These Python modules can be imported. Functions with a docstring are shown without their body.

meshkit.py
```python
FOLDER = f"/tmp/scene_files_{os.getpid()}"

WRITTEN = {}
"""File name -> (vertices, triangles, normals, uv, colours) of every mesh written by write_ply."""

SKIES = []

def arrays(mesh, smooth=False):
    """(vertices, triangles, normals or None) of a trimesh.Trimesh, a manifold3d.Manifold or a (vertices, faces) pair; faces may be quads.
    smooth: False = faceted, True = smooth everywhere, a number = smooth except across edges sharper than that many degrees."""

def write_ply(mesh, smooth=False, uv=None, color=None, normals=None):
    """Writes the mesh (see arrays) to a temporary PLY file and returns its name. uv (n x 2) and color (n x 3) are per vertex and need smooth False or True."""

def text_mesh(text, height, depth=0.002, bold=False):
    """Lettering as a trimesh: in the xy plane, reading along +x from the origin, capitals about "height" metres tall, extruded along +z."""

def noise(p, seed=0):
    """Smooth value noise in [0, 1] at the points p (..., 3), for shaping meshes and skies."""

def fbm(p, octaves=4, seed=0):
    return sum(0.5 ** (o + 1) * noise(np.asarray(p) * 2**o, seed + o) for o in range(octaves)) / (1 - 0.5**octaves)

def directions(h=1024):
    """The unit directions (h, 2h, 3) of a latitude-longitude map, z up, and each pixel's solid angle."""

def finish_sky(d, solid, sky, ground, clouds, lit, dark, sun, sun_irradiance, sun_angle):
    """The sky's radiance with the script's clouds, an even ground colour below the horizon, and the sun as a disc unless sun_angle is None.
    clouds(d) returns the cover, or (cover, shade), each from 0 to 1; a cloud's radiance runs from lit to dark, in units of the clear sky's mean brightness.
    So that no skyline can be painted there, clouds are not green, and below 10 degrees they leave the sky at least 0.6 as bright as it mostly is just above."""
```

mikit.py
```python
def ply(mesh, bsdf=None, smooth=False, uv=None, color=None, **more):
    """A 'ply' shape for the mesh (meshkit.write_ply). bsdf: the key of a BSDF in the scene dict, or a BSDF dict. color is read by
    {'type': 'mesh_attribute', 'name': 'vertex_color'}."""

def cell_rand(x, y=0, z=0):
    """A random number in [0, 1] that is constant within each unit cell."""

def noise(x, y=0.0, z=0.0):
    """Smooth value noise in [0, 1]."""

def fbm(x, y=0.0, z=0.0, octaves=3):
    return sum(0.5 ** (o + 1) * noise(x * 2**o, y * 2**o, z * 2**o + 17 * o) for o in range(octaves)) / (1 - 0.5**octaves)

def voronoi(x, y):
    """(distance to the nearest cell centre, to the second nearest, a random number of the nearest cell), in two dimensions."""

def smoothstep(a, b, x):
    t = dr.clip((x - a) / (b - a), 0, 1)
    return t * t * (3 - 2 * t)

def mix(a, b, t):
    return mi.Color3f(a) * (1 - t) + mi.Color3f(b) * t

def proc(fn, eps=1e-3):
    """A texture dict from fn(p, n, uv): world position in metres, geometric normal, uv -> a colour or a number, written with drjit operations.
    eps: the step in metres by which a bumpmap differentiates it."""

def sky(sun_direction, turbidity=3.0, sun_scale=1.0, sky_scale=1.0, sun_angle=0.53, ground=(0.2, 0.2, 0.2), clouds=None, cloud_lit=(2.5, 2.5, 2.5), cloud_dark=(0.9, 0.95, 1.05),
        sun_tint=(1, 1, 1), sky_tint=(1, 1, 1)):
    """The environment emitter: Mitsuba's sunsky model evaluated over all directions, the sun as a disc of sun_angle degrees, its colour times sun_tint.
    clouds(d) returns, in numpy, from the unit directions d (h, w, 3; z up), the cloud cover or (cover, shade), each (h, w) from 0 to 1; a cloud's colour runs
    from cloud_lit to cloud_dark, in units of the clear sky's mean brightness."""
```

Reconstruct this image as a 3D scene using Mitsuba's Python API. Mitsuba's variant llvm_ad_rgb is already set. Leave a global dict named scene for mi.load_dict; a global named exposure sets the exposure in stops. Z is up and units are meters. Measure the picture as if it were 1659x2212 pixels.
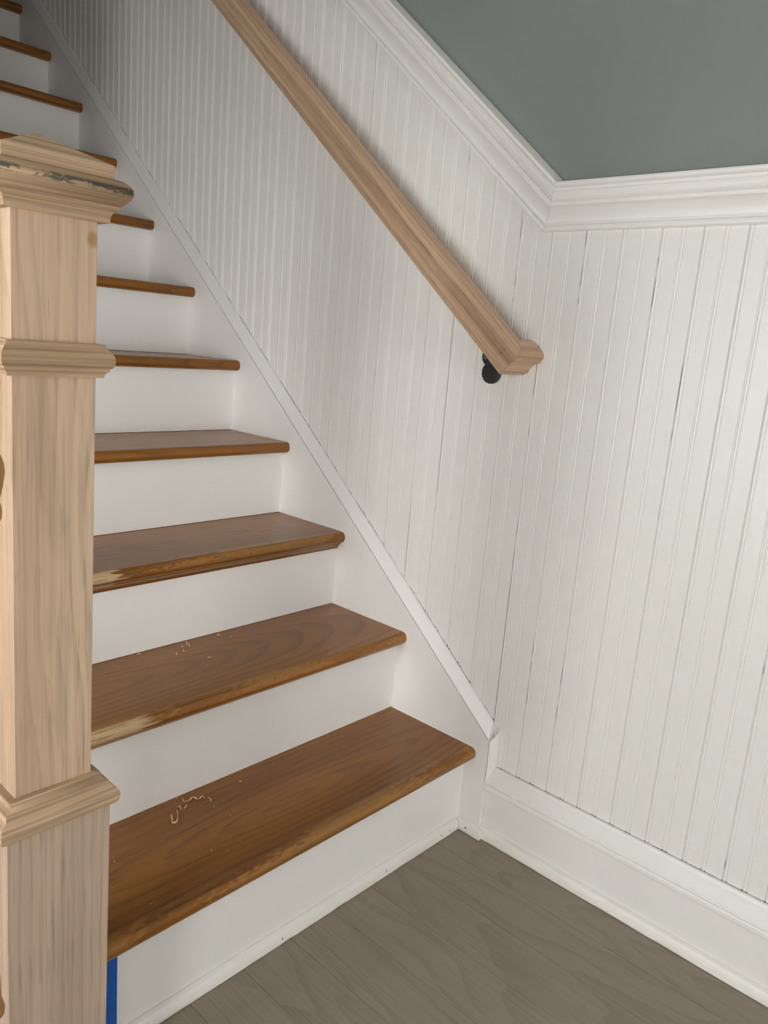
import math, random
import numpy as np
import trimesh
import drjit as dr
import mitsuba as mi
import mikit
import meshkit
from mikit import proc, noise, fbm, cell_rand, smoothstep, mix
from shapely.geometry import Polygon, Point, box as sbox
from shapely.ops import unary_union

T = mi.ScalarTransform4f
random.seed(4)
rng = np.random.default_rng(4)
scene, labels = {'type': 'scene'}, {}

# ------------------------------------------------------------------ camera
W, H, F = 1659, 2212, 1684.34
CAM = np.array([0.88213, -1.33632, 1.04287])
ROT = np.array([[0.729821, 0.67885, 0.080768], [0.202488, -0.10181, -0.973978], [-0.652962, 0.727185, -0.211762]])
M = np.eye(4)
M[:3, 0], M[:3, 1], M[:3, 2], M[:3, 3] = -ROT[0], -ROT[1], ROT[2], CAM
scene['camera'] = {'type': 'perspective', 'fov': math.degrees(2 * math.atan(W / 2 / F)), 'fov_axis': 'x', 'near_clip': 0.02, 'far_clip': 50.0,
                   'to_world': T(M.tolist())}
# ------------------------------------------------------------------ light: daylight through the sheer-curtained windows of the room
exposure = -0.13
WINDOWS = [  # wall, centre along the wall, width, sill, head, radiance
    ('left', 0.02, 0.50, 0.50, 1.45, 17.0),
    ('left', 0.86, 0.40, 0.50, 1.45, 20.0),
    ('left', 1.85, 0.40, 0.50, 1.45, 4.0),
    ('front', -0.9, 0.80, 0.35, 1.20, 18.0),
]
DAY = np.array([1.0, 1.0, 0.99])

# ------------------------------------------------------------------ numbers measured for the stair
SL = math.atan2(0.19, 0.2231)
CS, SN = math.cos(SL), math.sin(SL)
TAN = 0.19 / 0.2231
RUN, NOSE, TH = 0.2231, 0.0273, 0.0277
DZ = [0, -.0027, .0019, .0007, -.0003, .0007, 0, .0003, .0018, .0003, -.0006, -.0018, 0, 0]
NSTEP = 13
def ztop(i): return 0.0 if i == 0 else 0.0124 + 0.19 * i + (DZ[i] if i < len(DZ) else 0)
FACE = -0.022            # the face of the skirt board
LEFT = -0.945            # the open side of the flight
CEIL = 2.52

# ------------------------------------------------------------------ materials
def twosided(d): return {'type': 'twosided', 'bsdf': d}

def principled(tex, rough=0.5, spec=0.5, **kw):
    col = proc(tex) if callable(tex) else {'type': 'rgb', 'value': list(tex)}
    r = proc(rough) if callable(rough) else rough
    return twosided({'type': 'principled', 'base_color': col, 'roughness': r, 'specular': spec, **kw})

def grain(u, v, w, freq, seed, wav=1.0, cone=None):
    """oak figure in [0,1]; u along the grain, v across, w depth (metres)"""
    warp = fbm(u * 1.6 + seed, v * 7.0 + seed * 3.1, w * 7.0, 3) - 0.5
    x = v if cone is None else dr.sqrt(dr.square(v - cone[1]) + dr.square((u - cone[0]) * cone[2]))
    r = x * freq + warp * 5.0 * wav + noise(u * 0.8 + seed * 2.3, v * 3.0) * 2.2 * wav
    s = r - dr.floor(r)
    late = smoothstep(0.45, 0.97, s) * (1 - smoothstep(0.97, 1.0, s))
    late = late * (0.35 + 0.65 * noise(v * 38.0 + seed, u * 1.1, seed))
    pores = smoothstep(0.60, 0.82, noise(u * 17.0, v * 560.0 + seed, w * 560.0)) * (0.40 + 0.60 * late) * (0.5 + noise(u * 2.0, v * 30.0, seed))
    fibre = noise(u * 6.0, v * 420.0 + seed, w * 420.0)
    return late, pores, fibre

WHITE = (0.80, 0.79, 0.765)
def f_white(p, n, uv):
    k = fbm(p.x * 3.0, p.y * 3.0, p.z * 3.0, 2)
    return mix((0.80, 0.79, 0.762), (0.775, 0.765, 0.745), k)
scene['white_paint'] = principled(f_white, 0.38, 0.4)

def f_board(p, n, uv):
    base = f_white(p, n, uv)
    # dark unpainted gaps at the tongue and groove joints, here and there filled with paint
    xk = (p.x - 0.0484) / 0.0718
    near = xk - dr.floor(xk + 0.5)
    k = dr.floor(xk + 0.5)
    thr = 0.54 + 0.30 * cell_rand(k, 3, 1)
    filled = noise(k * 7.7, p.z * 5.0) * 0.72 + noise(k * 3.1, p.z * 55.0, 5) * 0.28
    open_ = smoothstep(thr - 0.05, thr + 0.05, filled)
    gap = dr.select((dr.abs(near) < 0.02) & (p.y > 0.0021), 1.0, 0.0)
    # patchy dark lines coloured in at the cracks above the base cap and along the cap of the skirt board
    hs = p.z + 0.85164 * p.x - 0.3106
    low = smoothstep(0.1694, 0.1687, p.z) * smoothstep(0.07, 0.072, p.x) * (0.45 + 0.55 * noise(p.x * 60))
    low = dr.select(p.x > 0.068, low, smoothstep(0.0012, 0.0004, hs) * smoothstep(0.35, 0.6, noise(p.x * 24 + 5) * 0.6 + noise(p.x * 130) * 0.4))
    c = mix(base, (0.03, 0.028, 0.025), gap * open_ * 0.6)
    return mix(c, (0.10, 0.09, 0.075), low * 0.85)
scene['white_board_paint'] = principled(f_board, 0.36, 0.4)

NAILS = [(0.011, -0.065, 0.0113), (0.011, -0.3573, 0.0225), (0.011, -0.5391, 0.0103), (0.011, -0.6232, 0.0215), (0.011, -0.2704, 0.0121), (0.03, -0.033, 0.013),
         (0.186, -0.024, 0.0205), (0.4692, -0.024, 0.0165), (0.011, -0.095, 0.012)]
def f_shoe(p, n, uv):
    c = mix((0.80, 0.785, 0.75), (0.74, 0.70, 0.65), smoothstep(0.45, 0.8, fbm(p.x * 12, p.y * 12, p.z * 30, 3)))
    dirt = smoothstep(0.006, 0.0, p.z) * smoothstep(0.4, 0.75, noise(p.x * 40, p.y * 40))
    c = mix(c, (0.35, 0.30, 0.24), dirt * 0.7)
    d = mi.Float(1.0)
    for a, b, z in NAILS:
        d = dr.minimum(d, dr.sqrt(dr.square(p.x - a) * 0.3 + dr.square((p.y - b) * 1.2) + dr.square((p.z - z) * 0.7)))
    return mix(c, (0.12, 0.10, 0.08), 1 - smoothstep(0.0008, 0.0022, d))
scene['white_shoe_paint'] = principled(f_shoe, 0.45, 0.35)

def f_gray(p, n, uv):
    return mix((0.205, 0.228, 0.218), (0.216, 0.238, 0.227), fbm(p.x * 5, p.y * 5, p.z * 5, 2))
scene['gray_paint'] = principled(f_gray, 0.62, 0.3)
scene['room_paint'] = principled((0.50, 0.51, 0.49), 0.7, 0.3)
scene['ceiling_paint'] = principled((0.78, 0.77, 0.75), 0.8, 0.2)

# wood of the newel post
def f_post(p, n, uv):
    late, pores, fib = grain(p.z, p.y * 0.9 + p.x * 0.45, p.x, 40.0, 1.7, 1.9)
    big = fbm(p.z * 2.3 + 7, p.y * 17.0, p.x * 17.0, 3)
    c = mix((0.60, 0.437, 0.305), (0.485, 0.333, 0.22), smoothstep(0.25, 0.8, big))
    c = c * (1 - 0.15 * late) * (1 - 0.26 * pores) * (0.93 + 0.14 * fib)
    c = c * (1 - 0.13 * smoothstep(0.5, 0.85, noise(p.z * 10 + 2, p.y * 520, p.x * 520)))
    c = c * (1 - 0.12 * smoothstep(0.55, 0.7, fbm(p.z * 6 + p.y * 30, p.y * 24 - p.z * 3, p.x * 24, 4)))
    st = smoothstep(0.72, 0.8, fbm(p.z * 22, p.y * 260, p.x * 260 + 3, 3))
    knot = 1 - smoothstep(0.003, 0.009, dr.sqrt(dr.square(p.y + 0.926) + dr.square((p.z - 1.122) * 0.8)))
    return c * (1 - 0.14 * st) * mi.Color3f(1 - 0.28 * knot, 1 - 0.42 * knot, 1 - 0.6 * knot)
scene['newel_wood'] = principled(f_post, 0.6, 0.3)
def f_base(p, n, uv):
    late, pores, fib = grain(p.z, p.y * 0.9 + p.x * 0.5, p.x, 85.0, 5.2, 0.9)
    c = mix((0.515, 0.392, 0.298), (0.435, 0.325, 0.243), smoothstep(0.3, 0.8, fbm(p.z * 2, p.y * 14, p.x * 14, 3)))
    return c * (1 - 0.17 * late) * (1 - 0.24 * pores) * (0.91 + 0.17 * fib)
scene['newel_base_wood'] = principled(f_base, 0.6, 0.3)
def f_mould(p, n, uv):
    alongx = dr.abs(n.y) > dr.abs(n.x)
    u = dr.select(alongx, p.x, p.y)
    late, pores, fib = grain(u, p.z, dr.select(alongx, p.y, p.x) * 0.5, 120.0, 3.3, 0.9)
    c = mix((0.55, 0.39, 0.25), (0.43, 0.292, 0.178), smoothstep(0.3, 0.75, fbm(u * 6, p.z * 55, 2, 3)))
    c = c * (1 - 0.22 * smoothstep(0.5, 0.85, noise(u * 9 + 2, p.z * 620, n.z * 9)))
    c = c * (1 - 0.30 * late) * (1 - 0.24 * pores) * (0.90 + 0.18 * fib)
    band = smoothstep(1.1665, 1.1695, p.z) * (1 - smoothstep(1.1735, 1.177, p.z))
    smear = smoothstep(0.40, 0.62, noise(p.y * 38 + 3, p.z * 160, p.x * 38) * 0.45 + noise(p.y * 190, p.z * 500, 4) * 0.3 + noise(p.y * 480, p.z * 1100, 9) * 0.25)
    return mix(c, (0.055, 0.055, 0.05), dr.select(n.x > 0.2, band * smear * 0.9, 0.0))
scene['newel_mould_wood'] = principled(f_mould, 0.6, 0.3)

# red oak of the handrail: grain runs down the slope (and across, in the return)
def rail_tex(kind):
    def f(p, n, uv):
        d, h = p.x * CS - p.z * SN, p.x * SN + p.z * CS
        if kind == 'rail':
            u, v, w = d, h * 0.85 + p.y * 0.8, p.y
        else:
            u, v, w = p.y, h * 0.9 + d * 0.4, d
        late, pores, fib = grain(u, v, w, 80.0, 8.1, 0.8)
        c = mix((0.56, 0.385, 0.255), (0.45, 0.295, 0.185), smoothstep(0.3, 0.75, fbm(u * 2.2, v * 42, w * 30, 3)))
        c = c * (1 - 0.22 * late) * (1 - 0.30 * pores) * (0.9 + 0.18 * fib)
        if kind == 'rail':
            nd = mi.Float(1.0)
            for a, b in ((-0.660, 0.8055), (-0.6555, 0.818)):
                nd = dr.minimum(nd, dr.sqrt(dr.square(d - a) + dr.square(h - b)))
        else:
            nd = mi.Float(1.0)
            for a, b in ((-0.060, 0.812), (-0.078, 0.801)):
                nd = dr.minimum(nd, dr.sqrt(dr.square(p.y - a) + dr.square(h - b)))
        return mix(c, (0.05, 0.035, 0.025), 1 - smoothstep(0.0008, 0.0016, nd))
    return f
scene['handrail_wood'] = principled(rail_tex('rail'), 0.5, 0.35)
scene['handrail_return_wood'] = principled(rail_tex('return'), 0.5, 0.35)

# stained oak of the treads: grain across the flight
def f_tread(p, n, uv):
    i = dr.floor((p.z - 0.0124 + 0.03) / 0.19)
    lx = p.x + (i - 1) * RUN
    late, pores, fib = grain(p.y, lx + 0.05 * i, p.z * 0.6, 62.0, 2.0, 0.85, (-0.95 + 0.9 * cell_rand(i, 2, 7), -0.16 + 0.1 * cell_rand(i, 4, 2) + 0.05 * i, 0.15))
    tone = fbm(p.y * 1.7 + i * 3.7, lx * 12 + i * 5, 1.0, 3)
    c = mix((0.255, 0.096, 0.0135), (0.18, 0.064, 0.008), smoothstep(0.25, 0.75, tone))
    c = c * (1 - 0.36 * late) * (1 - 0.40 * pores) * (0.9 + 0.2 * fib)
    # the nosings are worn lighter
    front = smoothstep(-0.002, 0.010, lx) * smoothstep(0.35, 0.6, noise(p.y * 9 + i * 4, lx * 60) * 0.6 + noise(p.y * 120, lx * 300, p.z * 300) * 0.4)
    up = smoothstep(-0.45, 0.35, n.z)
    c = mix(c, mi.Color3f(0.37, 0.175, 0.042) * (1 - 0.45 * pores), front * dr.select(i < 3.5, 0.62, 0.15) * up)
    # bare patches where the finish has gone, towards the open end of the second and third treads
    edge2 = smoothstep(-0.668, -0.70, p.y + 0.028 * (noise(lx * 260, p.z * 260, p.y * 22) - 0.5) * 2)
    edge3 = smoothstep(-0.610, -0.625, p.y + 0.030 * (noise(lx * 300, p.z * 300, p.y * 15) - 0.5) * 2)
    bare = dr.select(dr.abs(i - 2) < 0.5, edge2, dr.select(dr.abs(i - 3) < 0.5, edge3, 0.0))
    bare = bare * smoothstep(0.012, 0.0165, lx) * smoothstep(-0.55, -0.2, n.z)
    return mix(c, mi.Color3f(0.56, 0.39, 0.21) * (1 - 0.55 * smoothstep(0.60, 0.72, noise(p.y * 26, lx * 800, p.z * 800))), bare * 0.92)
scene['stained_oak'] = principled(f_tread, 0.27, 0.4)

# washed oak floor, planks along x
PLK, PY0 = 0.1035, -0.0030
def f_floor(p, n, uv):
    k = dr.floor((PY0 - p.y) / PLK)
    s = cell_rand(k, 5, 2)
    late, pores, fib = grain(p.x + k * 3.7, p.y + k * 1.3, 0.0, 42.0, 4.4, 1.25, (k * 3.7 + 2.2 * cell_rand(k, 8, 1) - 0.5, PY0 - (k + 0.2 + 0.6 * cell_rand(k, 1, 6)) * PLK + k * 1.3, 0.11))
    c = mix((0.255, 0.219, 0.172), (0.215, 0.182, 0.138), s * 0.6 + 0.4 * fbm(p.x * 1.3, p.y * 16 + k, 3.0, 2))
    c = c * (1 - 0.14 * late) * (1 - 0.12 * pores) * (0.94 + 0.12 * fib)
    return c
scene['washed_oak'] = principled(f_floor, 0.42, 0.4)
scene['dark_gap'] = principled((0.05, 0.045, 0.04), 0.8, 0.2)
scene['black_metal'] = principled((0.018, 0.019, 0.021), 0.42, 0.5)
scene['blue_tape'] = principled(lambda p, n, uv: mix((0.012, 0.085, 0.36), (0.016, 0.10, 0.40), fbm(p.y * 200, p.z * 60, 1.0, 2)), 0.6, 0.25)
scene['shaving_wood'] = principled(lambda p, n, uv: mix((0.62, 0.44, 0.24), (0.50, 0.33, 0.16), noise(p.x * 300, p.y * 300, p.z * 300)), 0.6, 0.3)
scene['spindle_wood'] = principled(lambda p, n, uv: mix((0.42, 0.20, 0.08), (0.30, 0.13, 0.045), fbm(p.x * 120, p.y * 120, p.z * 6, 3)), 0.35, 0.5)

# ------------------------------------------------------------------ helpers
def entry(key, mesh, bsdf, smooth=False, **kw):
    """puts one mesh into the scene under the next free number of its key"""
    k, c = key, 0
    while k in scene:
        c += 1
        k = f'{key}_{c:03d}'
    scene[k] = mikit.ply(mesh, bsdf, smooth=smooth, **kw)
    return k

def tag(key, label, category=None, group=None, kind=None):
    labels[key] = {'label': label}
    if category: labels[key]['category'] = category
    if group: labels[key]['group'] = group
    if kind: labels[key]['kind'] = kind
    return key

def bx(x0, x1, y0, y1, z0, z1):
    m = trimesh.creation.box(extents=(x1 - x0, y1 - y0, z1 - z0))
    m.apply_translation(((x0 + x1) / 2, (y0 + y1) / 2, (z0 + z1) / 2))
    return m

def cap_tris(pts2):
    v, f = trimesh.creation.triangulate_polygon(Polygon(pts2), engine='earcut')
    idx = [int(np.argmin(((np.asarray(pts2) - q) ** 2).sum(1))) for q in v]
    return np.array([[idx[a] for a in t] for t in f])

def loft(rings, cap2=None):
    """closed rings of equal length joined by quads; cap2 = the 2-d outline for both end caps"""
    rings = [np.asarray(r, float) for r in rings]
    n = len(rings[0])
    v = np.vstack(rings)
    f = []
    for k in range(len(rings) - 1):
        for i in range(n):
            j = (i + 1) % n
            a, b, c, d = k * n + i, k * n + j, (k + 1) * n + j, (k + 1) * n + i
            f += [[a, b, c], [a, c, d]]
    if cap2 is not None:
        t = cap_tris(cap2)
        f += t[:, ::-1].tolist() + (t + (len(rings) - 1) * n).tolist()
    m = trimesh.Trimesh(v, np.array(f), process=False)
    if cap2 is not None:
        trimesh.repair.fix_normals(m)
    return m

def extrude_y(poly, y0, y1):
    """polygon in (x, z) to a solid between y0 and y1"""
    m = trimesh.creation.extrude_polygon(poly, abs(y1 - y0), engine='earcut')
    m.vertices = np.c_[m.vertices[:, 0], min(y0, y1) + m.vertices[:, 2], m.vertices[:, 1]]
    m.invert()
    return m

def arc(cx, cy, r, a0, a1, n):
    return [(cx + r * math.cos(math.radians(a0 + (a1 - a0) * k / n)), cy + r * math.sin(math.radians(a0 + (a1 - a0) * k / n))) for k in range(n + 1)]

# ------------------------------------------------------------------ the room
XB, XF, YL = -3.3, 3.6, -2.35     # back, front, left limits
def wall(key, mesh, bsdf, text):
    tag(entry(key, mesh, bsdf), text, kind='structure')

wall('wall_right', bx(XB, XF, 0.008, 0.12, 0, 4.9), 'gray_paint', 'gray painted wall above the white chair rail along the stairs')

def wall_with_holes(plane, a0, a1, z0, z1, holes):
    p = sbox(a0, z0, a1, z1)
    for h in holes:
        p = p.difference(sbox(h[0], h[2], h[1], h[3]))
    m = trimesh.creation.extrude_polygon(p, 0.12, engine='earcut')
    return m

def place_left(m):
    m.vertices = np.c_[m.vertices[:, 0], YL - m.vertices[:, 2], m.vertices[:, 1]]
    return m
def place_front(m):
    m.vertices = np.c_[XF + m.vertices[:, 2], m.vertices[:, 0], m.vertices[:, 1]]
    return m
hl = [(c - w / 2, c + w / 2, a, b) for k, c, w, a, b, r in WINDOWS if k == 'left']
hf = [(c - w / 2, c + w / 2, a, b) for k, c, w, a, b, r in WINDOWS if k == 'front']
wall('wall_left', place_left(wall_with_holes(None, XB, XF, 0, CEIL, hl)), 'room_paint', 'plain wall of the room with three windows, across from the stairs')
wall('wall_front', place_front(wall_with_holes(None, YL, 0.12, 0, CEIL, hf)), 'room_paint', 'plain end wall of the room behind the photographer, with a window')
wall('wall_back', bx(XB - 0.12, XB, YL, 0.12, 0, 4.9), 'room_paint', 'end wall at the head of the stairs')
# closed side of the upper flight
XW = -0.95
wall('wall_stair', extrude_y(Polygon([(XB, 0), (XW, 0), (XW, 4.9), (XB, 4.9)]), -0.955, -1.06), 'gray_paint', 'gray wall closing the left side of the upper flight')
sx = -0.45
wall('ceiling', trimesh.util.concatenate([bx(sx, XF, YL, 0.008, CEIL, CEIL + .25), bx(XB, sx, YL, -1.06, CEIL, CEIL + .25), bx(XB, sx, -1.06, 0.008, 4.9, 5.0),
                                          bx(sx, sx + .1, -1.06, 0.008, CEIL + .25, 4.9), bx(XW, sx, -1.06, -0.955, CEIL + .25, 4.9)]), 'ceiling_paint', 'white ceiling of the room')
# windows: frame, muntins and a sunlit sheer curtain behind the panes
for j, (k, c, w, a, b, rad) in enumerate(WINDOWS):
    key = f'window_{j + 1}'
    fr = [bx(c - w / 2, c - w / 2 + .045, 0, .06, a, b), bx(c + w / 2 - .045, c + w / 2, 0, .06, a, b), bx(c - w / 2, c + w / 2, 0, .06, a, a + .045),
          bx(c - w / 2, c + w / 2, 0, .06, b - .045, b), bx(c - w / 2 - .06, c + w / 2 + .06, -.05, .03, a - .03, a), bx(c - w / 2, c + w / 2, .01, .05, (a + b) / 2 - .015, (a + b) / 2 + .015)]
    fr = trimesh.util.concatenate(fr)
    cu = trimesh.Trimesh([[c - w / 2, .07, a], [c + w / 2, .07, a], [c + w / 2, .07, b], [c - w / 2, .07, b]], [[0, 1, 2], [0, 2, 3]], process=False)
    for m in (fr, cu):
        v = m.vertices.copy()
        if k == 'left':
            m.vertices = np.c_[v[:, 0], YL - v[:, 1], v[:, 2]]; 
        else:
            m.vertices = np.c_[XF + v[:, 1], v[:, 0], v[:, 2]]
    trimesh.repair.fix_normals(fr)
    want = np.array([0, 1.0, 0]) if k == 'left' else np.array([-1.0, 0, 0])
    if cu.face_normals[0] @ want < 0: cu.invert()
    entry(key, fr, 'white_paint')
    scene[key + '__curtain'] = mikit.ply(cu, 'ceiling_paint', emitter={'type': 'area', 'radiance': {'type': 'rgb', 'value': (DAY * rad).tolist()}})
    tag(key, 'white framed window with a bright sheer curtain', kind='structure')

# floor: a dark sub-floor showing in the joints, and the planks
wall('floor', bx(XB, XF, YL, 0.12, -0.06, -0.0095), 'dark_gap', 'washed gray-brown oak plank floor')
k = 0
y = PY0
joint = random.Random(9)
while y > YL + 0.02:
    y1 = max(y - PLK, YL)
    xs = [-1.2 if y < -1.1 else 0.0, XF]
    if y < -1.1: xs[0] = XB
    cut = joint.uniform(1.4, 3.0)
    for xa, xb in ((xs[0], cut), (cut, xs[1])):
        g, b = 0.0002, 0.0007
        prof = [(y - g, -.009), (y - g, -b), (y - g - b, 0), (y1 + g + b, 0), (y1 + g, -b), (y1 + g, -.009)]
        m = loft([[(xa + g, p[0], p[1]) for p in prof], [(xb - g, p[0], p[1]) for p in prof]], prof)
        entry('floor__plank', m, 'washed_oak')
    y = y1
    k += 1

# ------------------------------------------------------------------ beadboard: every board a part of the wall
JX, PIT = 0.0484, 0.0718
def board_profile():
    w = PIT - 0.0001
    p = [(0, .0075), (0, .0034)]
    p += [(0.0004, .0024), (0.0010, .0011), (0.0020, .0003), (0.0034, 0.0), (0.0049, .0003), (0.0062, .0016)]
    p += [(0.0069, .0026), (0.0074, .0026), (0.0087, 0)]
    c = 0.0376
    p += [(c - .0055, 0), (c - .0043, .0026), (c - .0037, .0026), (c - .0028, .0014), (c - .0014, .0003), (c, 0), (c + .0014, .0003), (c + .0028, .0014), (c + .0037, .0026), (c + .0043, .0026), (c + .0055, 0)]
    p += [(w - .0011, 0), (w - .0004, .0024), (w, .0034), (w, .0075)]
    return p
BP = board_profile()
def board(x0, slope):
    lo, hi = [], []
    for a, q in BP:
        x = x0 + a
        if slope:
            lo.append((x, q, 0.262 - TAN * x)); hi.append((x, q, 1.352 - TAN * x))
        else:
            lo.append((x, q, 0.130)); hi.append((x, q, 1.305))
    return loft([lo, hi], BP)
for kk in range(-36, 42):
    x0 = JX + kk * PIT
    if x0 > 1.6: break
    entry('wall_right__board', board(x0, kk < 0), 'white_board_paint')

# ------------------------------------------------------------------ chair rail: a sloped and a level piece, mitred
RP = [(0, 0.007), (0, -.011), (.0018, -.0132), (.0062, -.0132), (.0078, -.0120), (.0080, -.0088), (.0092, -.0088), (.0096, -.0118), (.0112, -.0138), (.0136, -.0138), (.0150, -.0125), (.0154, -.0108), (.0185, -.0108), (.0250, -.0118),
      (.0320, -.0144), (.0380, -.0184), (.0418, -.0224), (.0424, -.0256), (.0468, -.0258), (.0470, -.0220), (.0486, -.0222), (.0500, -.0252), (.0540, -.0284), (.0590, -.0300), (.0630, -.0302), (.0650, -.0294), (.0654, -.0330), (.0694, -.0332),
      (.0697, -.0296), (.0712, -.0298), (.0730, -.0345), (.0755, -.0368), (.0785, -.0374), (.0815, -.0357), (.0830, -.0320), (.0830, 0.007)]
MX, MZ = 0.0345, 1.2705
mit = np.array([SN, 0, CS + 1.0]) / (1 + CS)
nrm = np.array([SN, 0, CS])
r_m = [np.array([MX, q, MZ]) + a * mit for a, q in RP]
s_len = 3.55
r_s = [np.array([MX - s_len * CS, q, MZ + s_len * SN]) + a * nrm for a, q in RP]
r_l = [np.array([2.4, q, MZ + a]) for a, q in RP]
gp = np.array([0.0003 * CS, 0, -0.0003 * SN])
tag(entry('trim_1', loft([r_s, [p - gp for p in r_m]], RP), 'white_paint', smooth=35), 'white moulded chair rail sloping up along the stairs', kind='structure')
tag(entry('trim_2', loft([[p + (.0003, 0, 0) for p in r_m], r_l], RP), 'white_paint', smooth=35), 'white moulded level chair rail under the gray wall', kind='structure')

# ------------------------------------------------------------------ baseboard with cap and shoe
XE = 0.057
bb = 'baseboard_right'
tag(entry(bb, bx(XE + .0007, 2.4, -.012, -.0001, .001, .1155), 'white_paint'), 'white baseboard with a moulded cap and shoe below the beadboard', kind='structure')
CP = [(.1152, -.0011), (.1152, -.0125), (.1156, -.0195), (.1185, -.0216), (.1252, -.0218), (.1285, -.0202), (.1290, -.0160), (.1306, -.0158), (.1312, -.0172), (.1330, -.0180), (.1400, -.0160), (.1500, -.0124), (.1610, -.0090), (.1640, -.0082),
      (.1672, -.0060), (.1680, -.0035), (.1680, -.0011)]
m0 = [(XE + 0.0004 + max(0.0, (z - .130)) * 0.33, q, z) for z, q in CP]
entry(bb + '__cap_moulding', loft([m0, [(2.4, q, z) for z, q in CP]], CP), 'white_paint', smooth=30)
SP = [(0, .0006), (0, .0118), (.006, .0118), (.015, .0105), (.0205, .0075), (.0232, .0030), (.0235, .0006)]   # shoe: height, depth
entry(bb + '__shoe_moulding', loft([[(XE + .0008, -.0121 - d, .001 + z) for z, d in SP], [(2.4, -.0121 - d, .001 + z) for z, d in SP]], SP), 'white_shoe_paint', smooth=30)

# ------------------------------------------------------------------ the staircase
st = 'staircase'
tag(st, 'closed flight of stairs with brown stained oak treads and white painted risers', 'stairs')
def tread_profile(i):
    xf, xb, z = -(i - 1) * RUN + NOSE, -i * RUN - 0.004, ztop(i)
    r = TH / 2
    p = [(xb, z), (xb, z - TH)]
    p += [(xf - r * .92 + r * .92 * math.sin(math.radians(t)), z - r - r * math.cos(math.radians(t))) for t in np.linspace(0, 180, 13)]
    return p
for i in range(1, NSTEP + 1):
    p = tread_profile(i)
    y0 = -0.9108 if i == 1 else LEFT
    m = extrude_y(Polygon(p), y0, FACE)
    entry(st + '__tread', m, 'stained_oak', smooth=32)
for i in range(1, NSTEP + 1):
    y0 = -0.9108 if i == 1 else LEFT
    x = -(i - 1) * RUN
    entry(st + '__riser', bx(x - .018, x, y0, FACE, ztop(i - 1) + .0009, ztop(i) - TH), 'white_paint')
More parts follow.
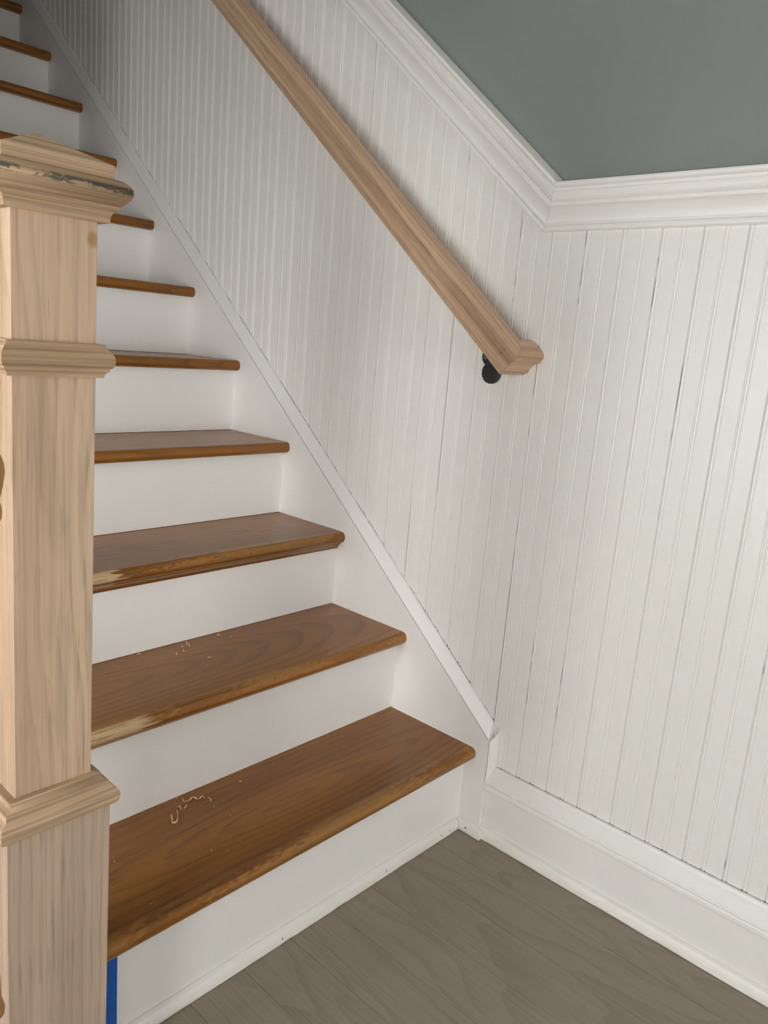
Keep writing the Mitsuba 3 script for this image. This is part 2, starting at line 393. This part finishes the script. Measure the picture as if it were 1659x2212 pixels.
for i, hgt in ((2, .010), (3, .0165)):
    x, z = -(i - 1) * RUN, ztop(i) - TH
    pr_ = [(x, z), (x + .015, z), (x + .0145, z - .003), (x + .009, z - hgt * .45), (x + .005, z - hgt * .8), (x + .004, z - hgt), (x, z - hgt)]
    entry(st + '__cove_moulding', extrude_y(Polygon(pr_), LEFT, FACE), 'stained_oak', smooth=35)
SK = 0.277
xk2 = -2.95
skirt = Polygon([(XE, .001), (XE, SK - TAN * XE), (xk2, SK - TAN * xk2), (xk2, SK - TAN * xk2 - .55), (-.45, .001)])
sk = entry(st + '__skirt_board', extrude_y(skirt, FACE, -.0001), 'white_paint')
KP = [(.0009, -.0010), (.0009, -.0195), (.0014, -.0208), (.0022, -.0216), (.0042, -.0211), (.0200, -.0098), (.0230, -.0076), (.0252, -.0056), (.0256, -.0038), (.0256, -.0010)]
def on_slope(x, a, q): return np.array([x, q, SK - TAN * x]) + a * np.array([SN, 0, CS])
lowc = [on_slope(XE - .0005 - a * .92, a, q) + np.array([0, 0, 0]) for a, q in KP]
entry(sk + '__cap_moulding', loft([[on_slope(xk2, a, q) for a, q in KP], lowc], KP), 'white_paint', smooth=25)
KV = [(.0008, -.0012), (.0008, -.0195), (.0012, -.0210), (.0018, -.0214), (.0030, -.0208), (.0090, -.0128), (.0112, -.0096), (.0126, -.0086), (.0130, -.0074), (.0130, -.0012)]
entry(sk + '__end_moulding', loft([[(XE + .0002 + a, q, .1302 + a * 2.9) for a, q in KV], [(XE + .0002 + a, q, .2265 + a * 1.9) for a, q in KV]], KV), 'white_paint', smooth=25)
# shoe moulding round the foot of the flight
entry(st + '__shoe_moulding', loft([[(.0001 + d, -.9105, .001 + z) for z, d in SP], [(.0001 + d, FACE - .0125, .001 + z) for z, d in SP]], SP), 'white_shoe_paint', smooth=30)
S2 = [(z, d * .95) for z, d in SP]
entry(st + '__shoe_moulding', loft([[(.0004, FACE - .0001 - d, .001 + z) for z, d in S2], [(.0570 + d * .9, FACE - .0001 - d, .001 + z) for z, d in S2]], S2), 'white_shoe_paint', smooth=30)
entry(st + '__shoe_moulding', loft([[(.0572 + d * .9, FACE - .0001 - d, .001 + z) for z, d in S2], [(.0572 + d * .9, -.0238, .001 + z) for z, d in S2]], S2), 'white_shoe_paint', smooth=30)
# closed stringer on the open side
strg = Polygon([(-.035, .001), (-.035, .16), (-.27, .395), (-3.0, .395 + TAN * 2.73), (-3.0, .001)])
entry(st + '__outer_stringer', extrude_y(Polygon([(-.20, .001), (-.20, .36), (-3.0, .36 + TAN * 2.80), (-3.0, .001)]), LEFT - .0002, LEFT - .0095), 'white_paint')

# ------------------------------------------------------------------ handrail on the wall
PD = 0.0910                                    # outermost face of the rail from the wall
prof_out = [(.0125, 0), (.0100, .0008), (.0090, .0040), (.0088, .0075), (.0068, .0095), (.0055, .0125), (.0060, .0155), (.0076, .0185), (.0078, .0230), (.0068, .0300), (.0050, .0355), (.0022, .0400), (.0004, .0435), (0, .0470),
            (.0004, .0520), (.0022, .0570), (.0060, .0608), (.0120, .0628), (.0180, .0632)]
RW = 0.0495
PR = prof_out + [(RW - a, b) for a, b in prof_out[::-1]]    # closed outline, a = distance in from the outer face
NB = 0.7750
def rail_pt(d, y, h):
    return (d * CS + h * SN, y, -d * SN + h * CS)
hr = 'handrail'
tag(hr, 'unfinished oak handrail on the wall above the stairs, with a return at its lower end', 'handrail')
D0 = -0.6240
far = [rail_pt(-3.9, -PD + a, NB + b) for a, b in PR]
mitre = [rail_pt(D0 - a, -PD + a, NB + b) for a, b in PR]
mitre_b = [rail_pt(D0 - a - .0005, -PD + a, NB + b) for a, b in PR]
ends = [rail_pt(D0 - a, -.0005, NB + b) for a, b in PR]
entry(hr + '__rail', loft([far, mitre_b], PR), 'handrail_wood', smooth=28)
entry(hr + '__return_end', loft([mitre, ends], PR), 'handrail_return_wood', smooth=28)
def disc(cx, cz, r, y0, y1, n=40, rim=.0015):
    rr = []
    for y, q in ((y0, r), (y1 + rim, r), (y1 + rim * .3, r - rim * .6), (y1, r - rim * 1.8)):
        rr.append([(cx + q * math.cos(t), y, cz + q * math.sin(t)) for t in np.linspace(0, 2 * math.pi, n, endpoint=False)])
    return loft(rr, [(p[0], p[2]) for p in rr[0]])
br = hr + '__bracket'
for bxx, first in ((-0.0525, True), (-1.15, False), (-2.1, False)):
    dzb = -TAN * (bxx + 0.0525)
    path = np.array([(bxx - .002, -.008, 1.0330), (bxx + .007, -.030, 1.0325), (bxx + .018, -.052, 1.0330), (bxx + .0255, -.0640, 1.0365), (bxx + .0275, -.0665, 1.0372)]) + np.array([0, 0, dzb])
    tube = []
    for q in range(len(path)):
        tg = path[min(q + 1, len(path) - 1)] - path[max(q - 1, 0)]
        tg /= np.linalg.norm(tg)
        e1 = np.array([1.0, 0, 0]); e1 -= tg * (e1 @ tg); e1 /= np.linalg.norm(e1); e2 = np.cross(tg, e1)
        tube.append([path[q] + .0070 * (math.cos(t) * e1 + math.sin(t) * e2) for t in np.linspace(0, 2 * math.pi, 20, endpoint=False)])
    b = entry(br, disc(bxx, 1.0005 + dzb, .0222, -.0003, -.0085), 'black_metal', smooth=30)
    entry(b + '__neck', disc(bxx - .0035, 1.0325 + dzb, .0200, -.0003, -.0110), 'black_metal', smooth=30)
    entry(b + '__arm', loft(tube, [(math.cos(t), math.sin(t)) for t in np.linspace(0, 2 * math.pi, 20, endpoint=False)]), 'black_metal', smooth=40)

# ------------------------------------------------------------------ newel post
npst = 'newel_post'
tag(npst, 'pale unfinished newel post with moulded collars and pyramid cap beside the bottom step', 'newel post')
PX, PY, HW = 0.0354, -0.9722, 0.0446
def plumb(m):
    v = np.array(m.vertices)
    v[:, 1] += (v[:, 2] - 0.5) * 0.0105
    m.vertices = v
    return m
def square(rows):
    """rows of (half width, z) from bottom to top"""
    rr = [[(PX - h, PY - h, z), (PX + h, PY - h, z), (PX + h, PY + h, z), (PX - h, PY + h, z)] for h, z in rows]
    return plumb(loft(rr, [(0, 0), (1, 0), (1, 1), (0, 1)]))
BHW = HW + .0166
def eased(h, z0, z1, e=.0012): # square post with eased long edges
    o = [(-h, -h + e), (-h + e, -h), (h - e, -h), (h, -h + e), (h, h - e), (h - e, h), (-h + e, h), (-h, h - e)]
    return plumb(loft([[(PX + a, PY + b, z) for a, b in o] for z in (z0, z1)], o))
entry(npst + '__base', eased(BHW, .0, .4760), 'newel_base_wood')
entry(npst + '__shaft', eased(HW, .4765, 1.1400, .0010), 'newel_wood')
def collar(rows): return square([(HW + d, z) for d, z in rows])
lower = [(.0168, .4742), (.0205, .4748), (.0232, .4775), (.0246, .4820), (.0249, .4880), (.0240, .4920), (.0222, .4950), (.0190, .4972), (.0160, .5000), (.0158, .5010), (.0148, .5050), (.0120, .5062), (.0095, .5082), (.0084, .5103), (.0078, .5150), (.0006, .5152)]
upper = [(.0006, .9812), (.0062, .9813), (.0066, .9845), (.0085, .9872), (.0102, .9882), (.0104, .9905), (.0128, .9922), (.0142, .9950), (.0149, .9985), (.0149, 1.0010), (.0142, 1.0040), (.0126, 1.0070), (.0108, 1.0086), (.0105, 1.0103), (.0088, 1.0112), (.0070, 1.0133), (.0066, 1.0162), (.0006, 1.0163)]
capr = [(.0003, 1.1395), (.0088, 1.1397), (.0092, 1.1455), (.0105, 1.1490), (.0130, 1.1512), (.0158, 1.1525), (.0162, 1.1560), (.0200, 1.1595), (.0232, 1.1630), (.0252, 1.1672), (.0257, 1.1705), (.0252, 1.1735), (.0232, 1.1770), (.0205, 1.1797), (.0170, 1.1815), (.0135, 1.1822), (.0118, 1.1826)]
entry(npst + '__lower_collar', collar(lower), 'newel_mould_wood', smooth=33)
entry(npst + '__upper_collar', collar(upper), 'newel_mould_wood', smooth=33)
cp = entry(npst + '__cap', collar(capr), 'newel_mould_wood', smooth=33)
entry(cp + '__pyramid', square([(HW + .0116, 1.1827), (HW + .0118, 1.1955), (.0035, 1.2190)]), 'newel_mould_wood')

# ------------------------------------------------------------------ blue masking tape on the first riser beside the post
tape = trimesh.util.concatenate([bx(.0002, .0008, -.8690, -.8470, .0262, ztop(1) - TH - .0003), bx(.0008, .0010, -.8690, -.8580, .0262, ztop(1) - TH - .0003)])
tag(entry('masking_tape', tape, 'blue_tape'), 'strip of blue masking tape upright on the bottom riser beside the newel post', 'tape')

# ------------------------------------------------------------------ wood shavings on the two lowest treads
SHAV = {1: [
    ([(-0.1812, -0.6455), (-0.1617, -0.6559), (-0.1553, -0.6544), (-0.1625, -0.6444), (-0.1798, -0.6333), (-0.1832, -0.633)], .0030, 'U-shaped curl of wood shaving, nearest the post in the trail on the lowest tread'),
    ([(-0.1941, -0.6241), (-0.1944, -0.6201), (-0.1845, -0.6236)], .0028, 'small hooked wood shaving just above the U-shaped curl on the lowest tread'),
    ([(-0.1832, -0.6178), (-0.1884, -0.6086)], .0022, 'short straight wood shaving under the long wavy one on the lowest tread'),
    ([(-0.2095, -0.6045), (-0.2018, -0.6066), (-0.196, -0.5997), (-0.202, -0.5909), (-0.2007, -0.5848), (-0.1914, -0.5851), (-0.1913, -0.5781), (-0.1936, -0.5716), (-0.1865, -0.5724)], .0026, 'long wavy wood shaving lying along the back of the lowest tread'),
    ([(-0.1852, -0.5662), (-0.1789, -0.5655), (-0.1682, -0.571)], .0028, 'bent wood shaving at the right end of the long wavy one on the lowest tread'),
    ([(-0.1943, -0.4904), (-0.189, -0.4889), (-0.1899, -0.485)], .0018, 'tiny wood shaving lying alone right of the trail on the lowest tread')],
    2: [
    ([(-0.4411, -0.4504), (-0.4278, -0.4579)], .0026, 'wood shaving standing against the riser at the back of the second tread'),
    ([(-0.4206, -0.4649), (-0.4214, -0.4576), (-0.4095, -0.4622)], .0026, 'forked wood shaving in the middle of the cluster on the second tread'),
    ([(-0.4203, -0.4773), (-0.4197, -0.4722)], .0022, 'short wood shaving on the left edge of the cluster on the second tread'),
    ([(-0.4053, -0.4815), (-0.3942, -0.4865)], .0024, 'left one of two pale chips in front of the cluster on the second tread'),
    ([(-0.3951, -0.4837), (-0.3884, -0.4827)], .0026, 'right one of two pale chips in front of the cluster on the second tread'),
    ([(-0.3979, -0.5036), (-0.3928, -0.5047)], .0022, 'single pale chip left of the cluster on the second tread'),
    ([(-0.3468, -0.4655), (-0.3436, -0.4611), (-0.3374, -0.4565)], .0017, 'thin row of chips lying in the middle of the second tread'),
    ([(-0.4366, -0.3763), (-0.4305, -0.377), (-0.4304, -0.3722)], .0020, 'small wood shaving by the riser, right of the cluster on the second tread'),
    ([(-0.4039, -0.3671), (-0.4065, -0.3616), (-0.4118, -0.3552)], .0022, 'curled wood shaving farthest right on the second tread'),
    ([(-0.426, -0.6078), (-0.4299, -0.6018)], .0022, 'pinkish wood chip by the riser near the post on the second tread'),
    ([(-0.4403, -0.5658), (-0.4397, -0.5611), (-0.4361, -0.5601)], .0016, 'thin wood chip in the back corner line of the second tread')]}
def shaving(pts, w, z, seed):
    r = np.random.default_rng(seed)
    P = np.array(pts)
    n = 6 * (len(P) - 1) + 1
    t = np.linspace(0, len(P) - 1, n)
    x, y = np.interp(t, range(len(P)), P[:, 0]), np.interp(t, range(len(P)), P[:, 1])
    x[1:-1] = (x[:-2] + 2 * x[1:-1] + x[2:]) / 4; y[1:-1] = (y[:-2] + 2 * y[1:-1] + y[2:]) / 4
    x += r.normal(0, w * .10, n); y += r.normal(0, w * .10, n)
    zc = z + w * .62 + w * .55 * np.abs(np.sin(t * 2.1 + seed)) + r.uniform(0, w * .2, n)
    tw = np.cumsum(r.normal(.12, .5, n)) + seed
    C = np.c_[x, y, zc]
    rings = []
    for q in range(n):
        tg = C[min(q + 1, n - 1)] - C[max(q - 1, 0)]; tg /= np.linalg.norm(tg)
        s = np.cross([0, 0, 1.0], tg); s /= np.linalg.norm(s); u = np.cross(tg, s)
        taper = .55 + .45 * math.sin(math.pi * (q + .6) / (n + .2))
        a = np.cos(tw[q]) * s + np.sin(tw[q]) * u; b = -np.sin(tw[q]) * s + np.cos(tw[q]) * u
        hw, ht = w * .60 * taper, w * .14
        rings.append([C[q] + hw * a + ht * .4 * b, C[q] + ht * b, C[q] - hw * a + ht * .4 * b, C[q] - hw * a - ht * .4 * b, C[q] - ht * b, C[q] + hw * a - ht * .4 * b])
    m = loft(rings, [(1, .4), (0, 1), (-1, .4), (-1, -.4), (0, -1), (1, -.4)])
    v = np.array(m.vertices); v[:, 2] += z + .0002 - v[:, 2].min(); m.vertices = v
    return m
for i, L in SHAV.items():
    for j, (pts, w, text) in enumerate(L):
        tag(entry('wood_shaving', shaving(pts, w, ztop(i), i * 20 + j), 'shaving_wood'), text, 'wood shaving', 'wood shavings on the two lowest treads')
# sawdust: specks nobody could count
CR = [(1, -0.0122, -0.7872), (1, -0.1325, -0.7798), (1, -0.2196, -0.6097), (1, -0.1550, -0.5738), (1, -0.1157, -0.5665), (1, -0.0564, -0.648), (2, -0.3164, -0.4854)]
dust = {1: [], 2: [], 3: []}
for i, x, y in CR:
    m = trimesh.creation.icosphere(subdivisions=1, radius=.0013)
    m.apply_scale((1.2, .9, .6)); m.apply_translation((x, y, ztop(i) + .0008)); dust[i].append(m)
for q in range(170):
    i = random.choice((1, 1, 2, 2, 3))
    back = random.random() < .6
    x = -i * RUN + (random.uniform(.001, .010) if back else random.uniform(.01, .22))
    y = random.uniform(-.88, -.05)
    r = random.uniform(.0003, .0008)
    m = trimesh.creation.icosphere(subdivisions=0, radius=r); m.apply_translation((x, y, ztop(i) + r)); dust[i].append(m)
for i, word in ((1, 'lowest'), (2, 'second'), (3, 'third')):
    tag(entry('sawdust', trimesh.util.concatenate(dust[i]), 'shaving_wood'), f'specks of pale sawdust scattered over the {word} tread', 'sawdust', kind='stuff')

# ------------------------------------------------------------------ turned spindle just in sight at the left edge, standing by the post
A0, A1 = np.array((0.1385, -1.075, 0.0)), np.array((0.1986, -1.075, 1.0))
rows = [(0, .0075), (.02, .0085), (.10, .0070), (.25, .0062), (.316, .0060), (.3225, .0085), (.3265, .0114), (.334, .0117), (.346, .0085), (.40, .0058), (.60, .0060), (.80, .0060), (.862, .0062), (.866, .0078), (.872, .0082), (.877, .0074),
        (.882, .0060), (.895, .0088), (.907, .0103), (.915, .0096), (.923, .0066), (.96, .0060), (.985, .0066), (.995, .0060)]
rr = [[A0 + (A1 - A0) * z + np.array([r * math.cos(t), r * math.sin(t), 0]) for t in np.linspace(0, 2 * math.pi, 20, endpoint=False)] for z, r in rows]
tag(entry('turned_spindle', loft(rr, [(math.cos(t), math.sin(t)) for t in np.linspace(0, 2 * math.pi, 20, endpoint=False)]), 'spindle_wood', smooth=40),
    'slim turned brown wooden spindle at the left edge, standing beside the newel post', 'spindle')
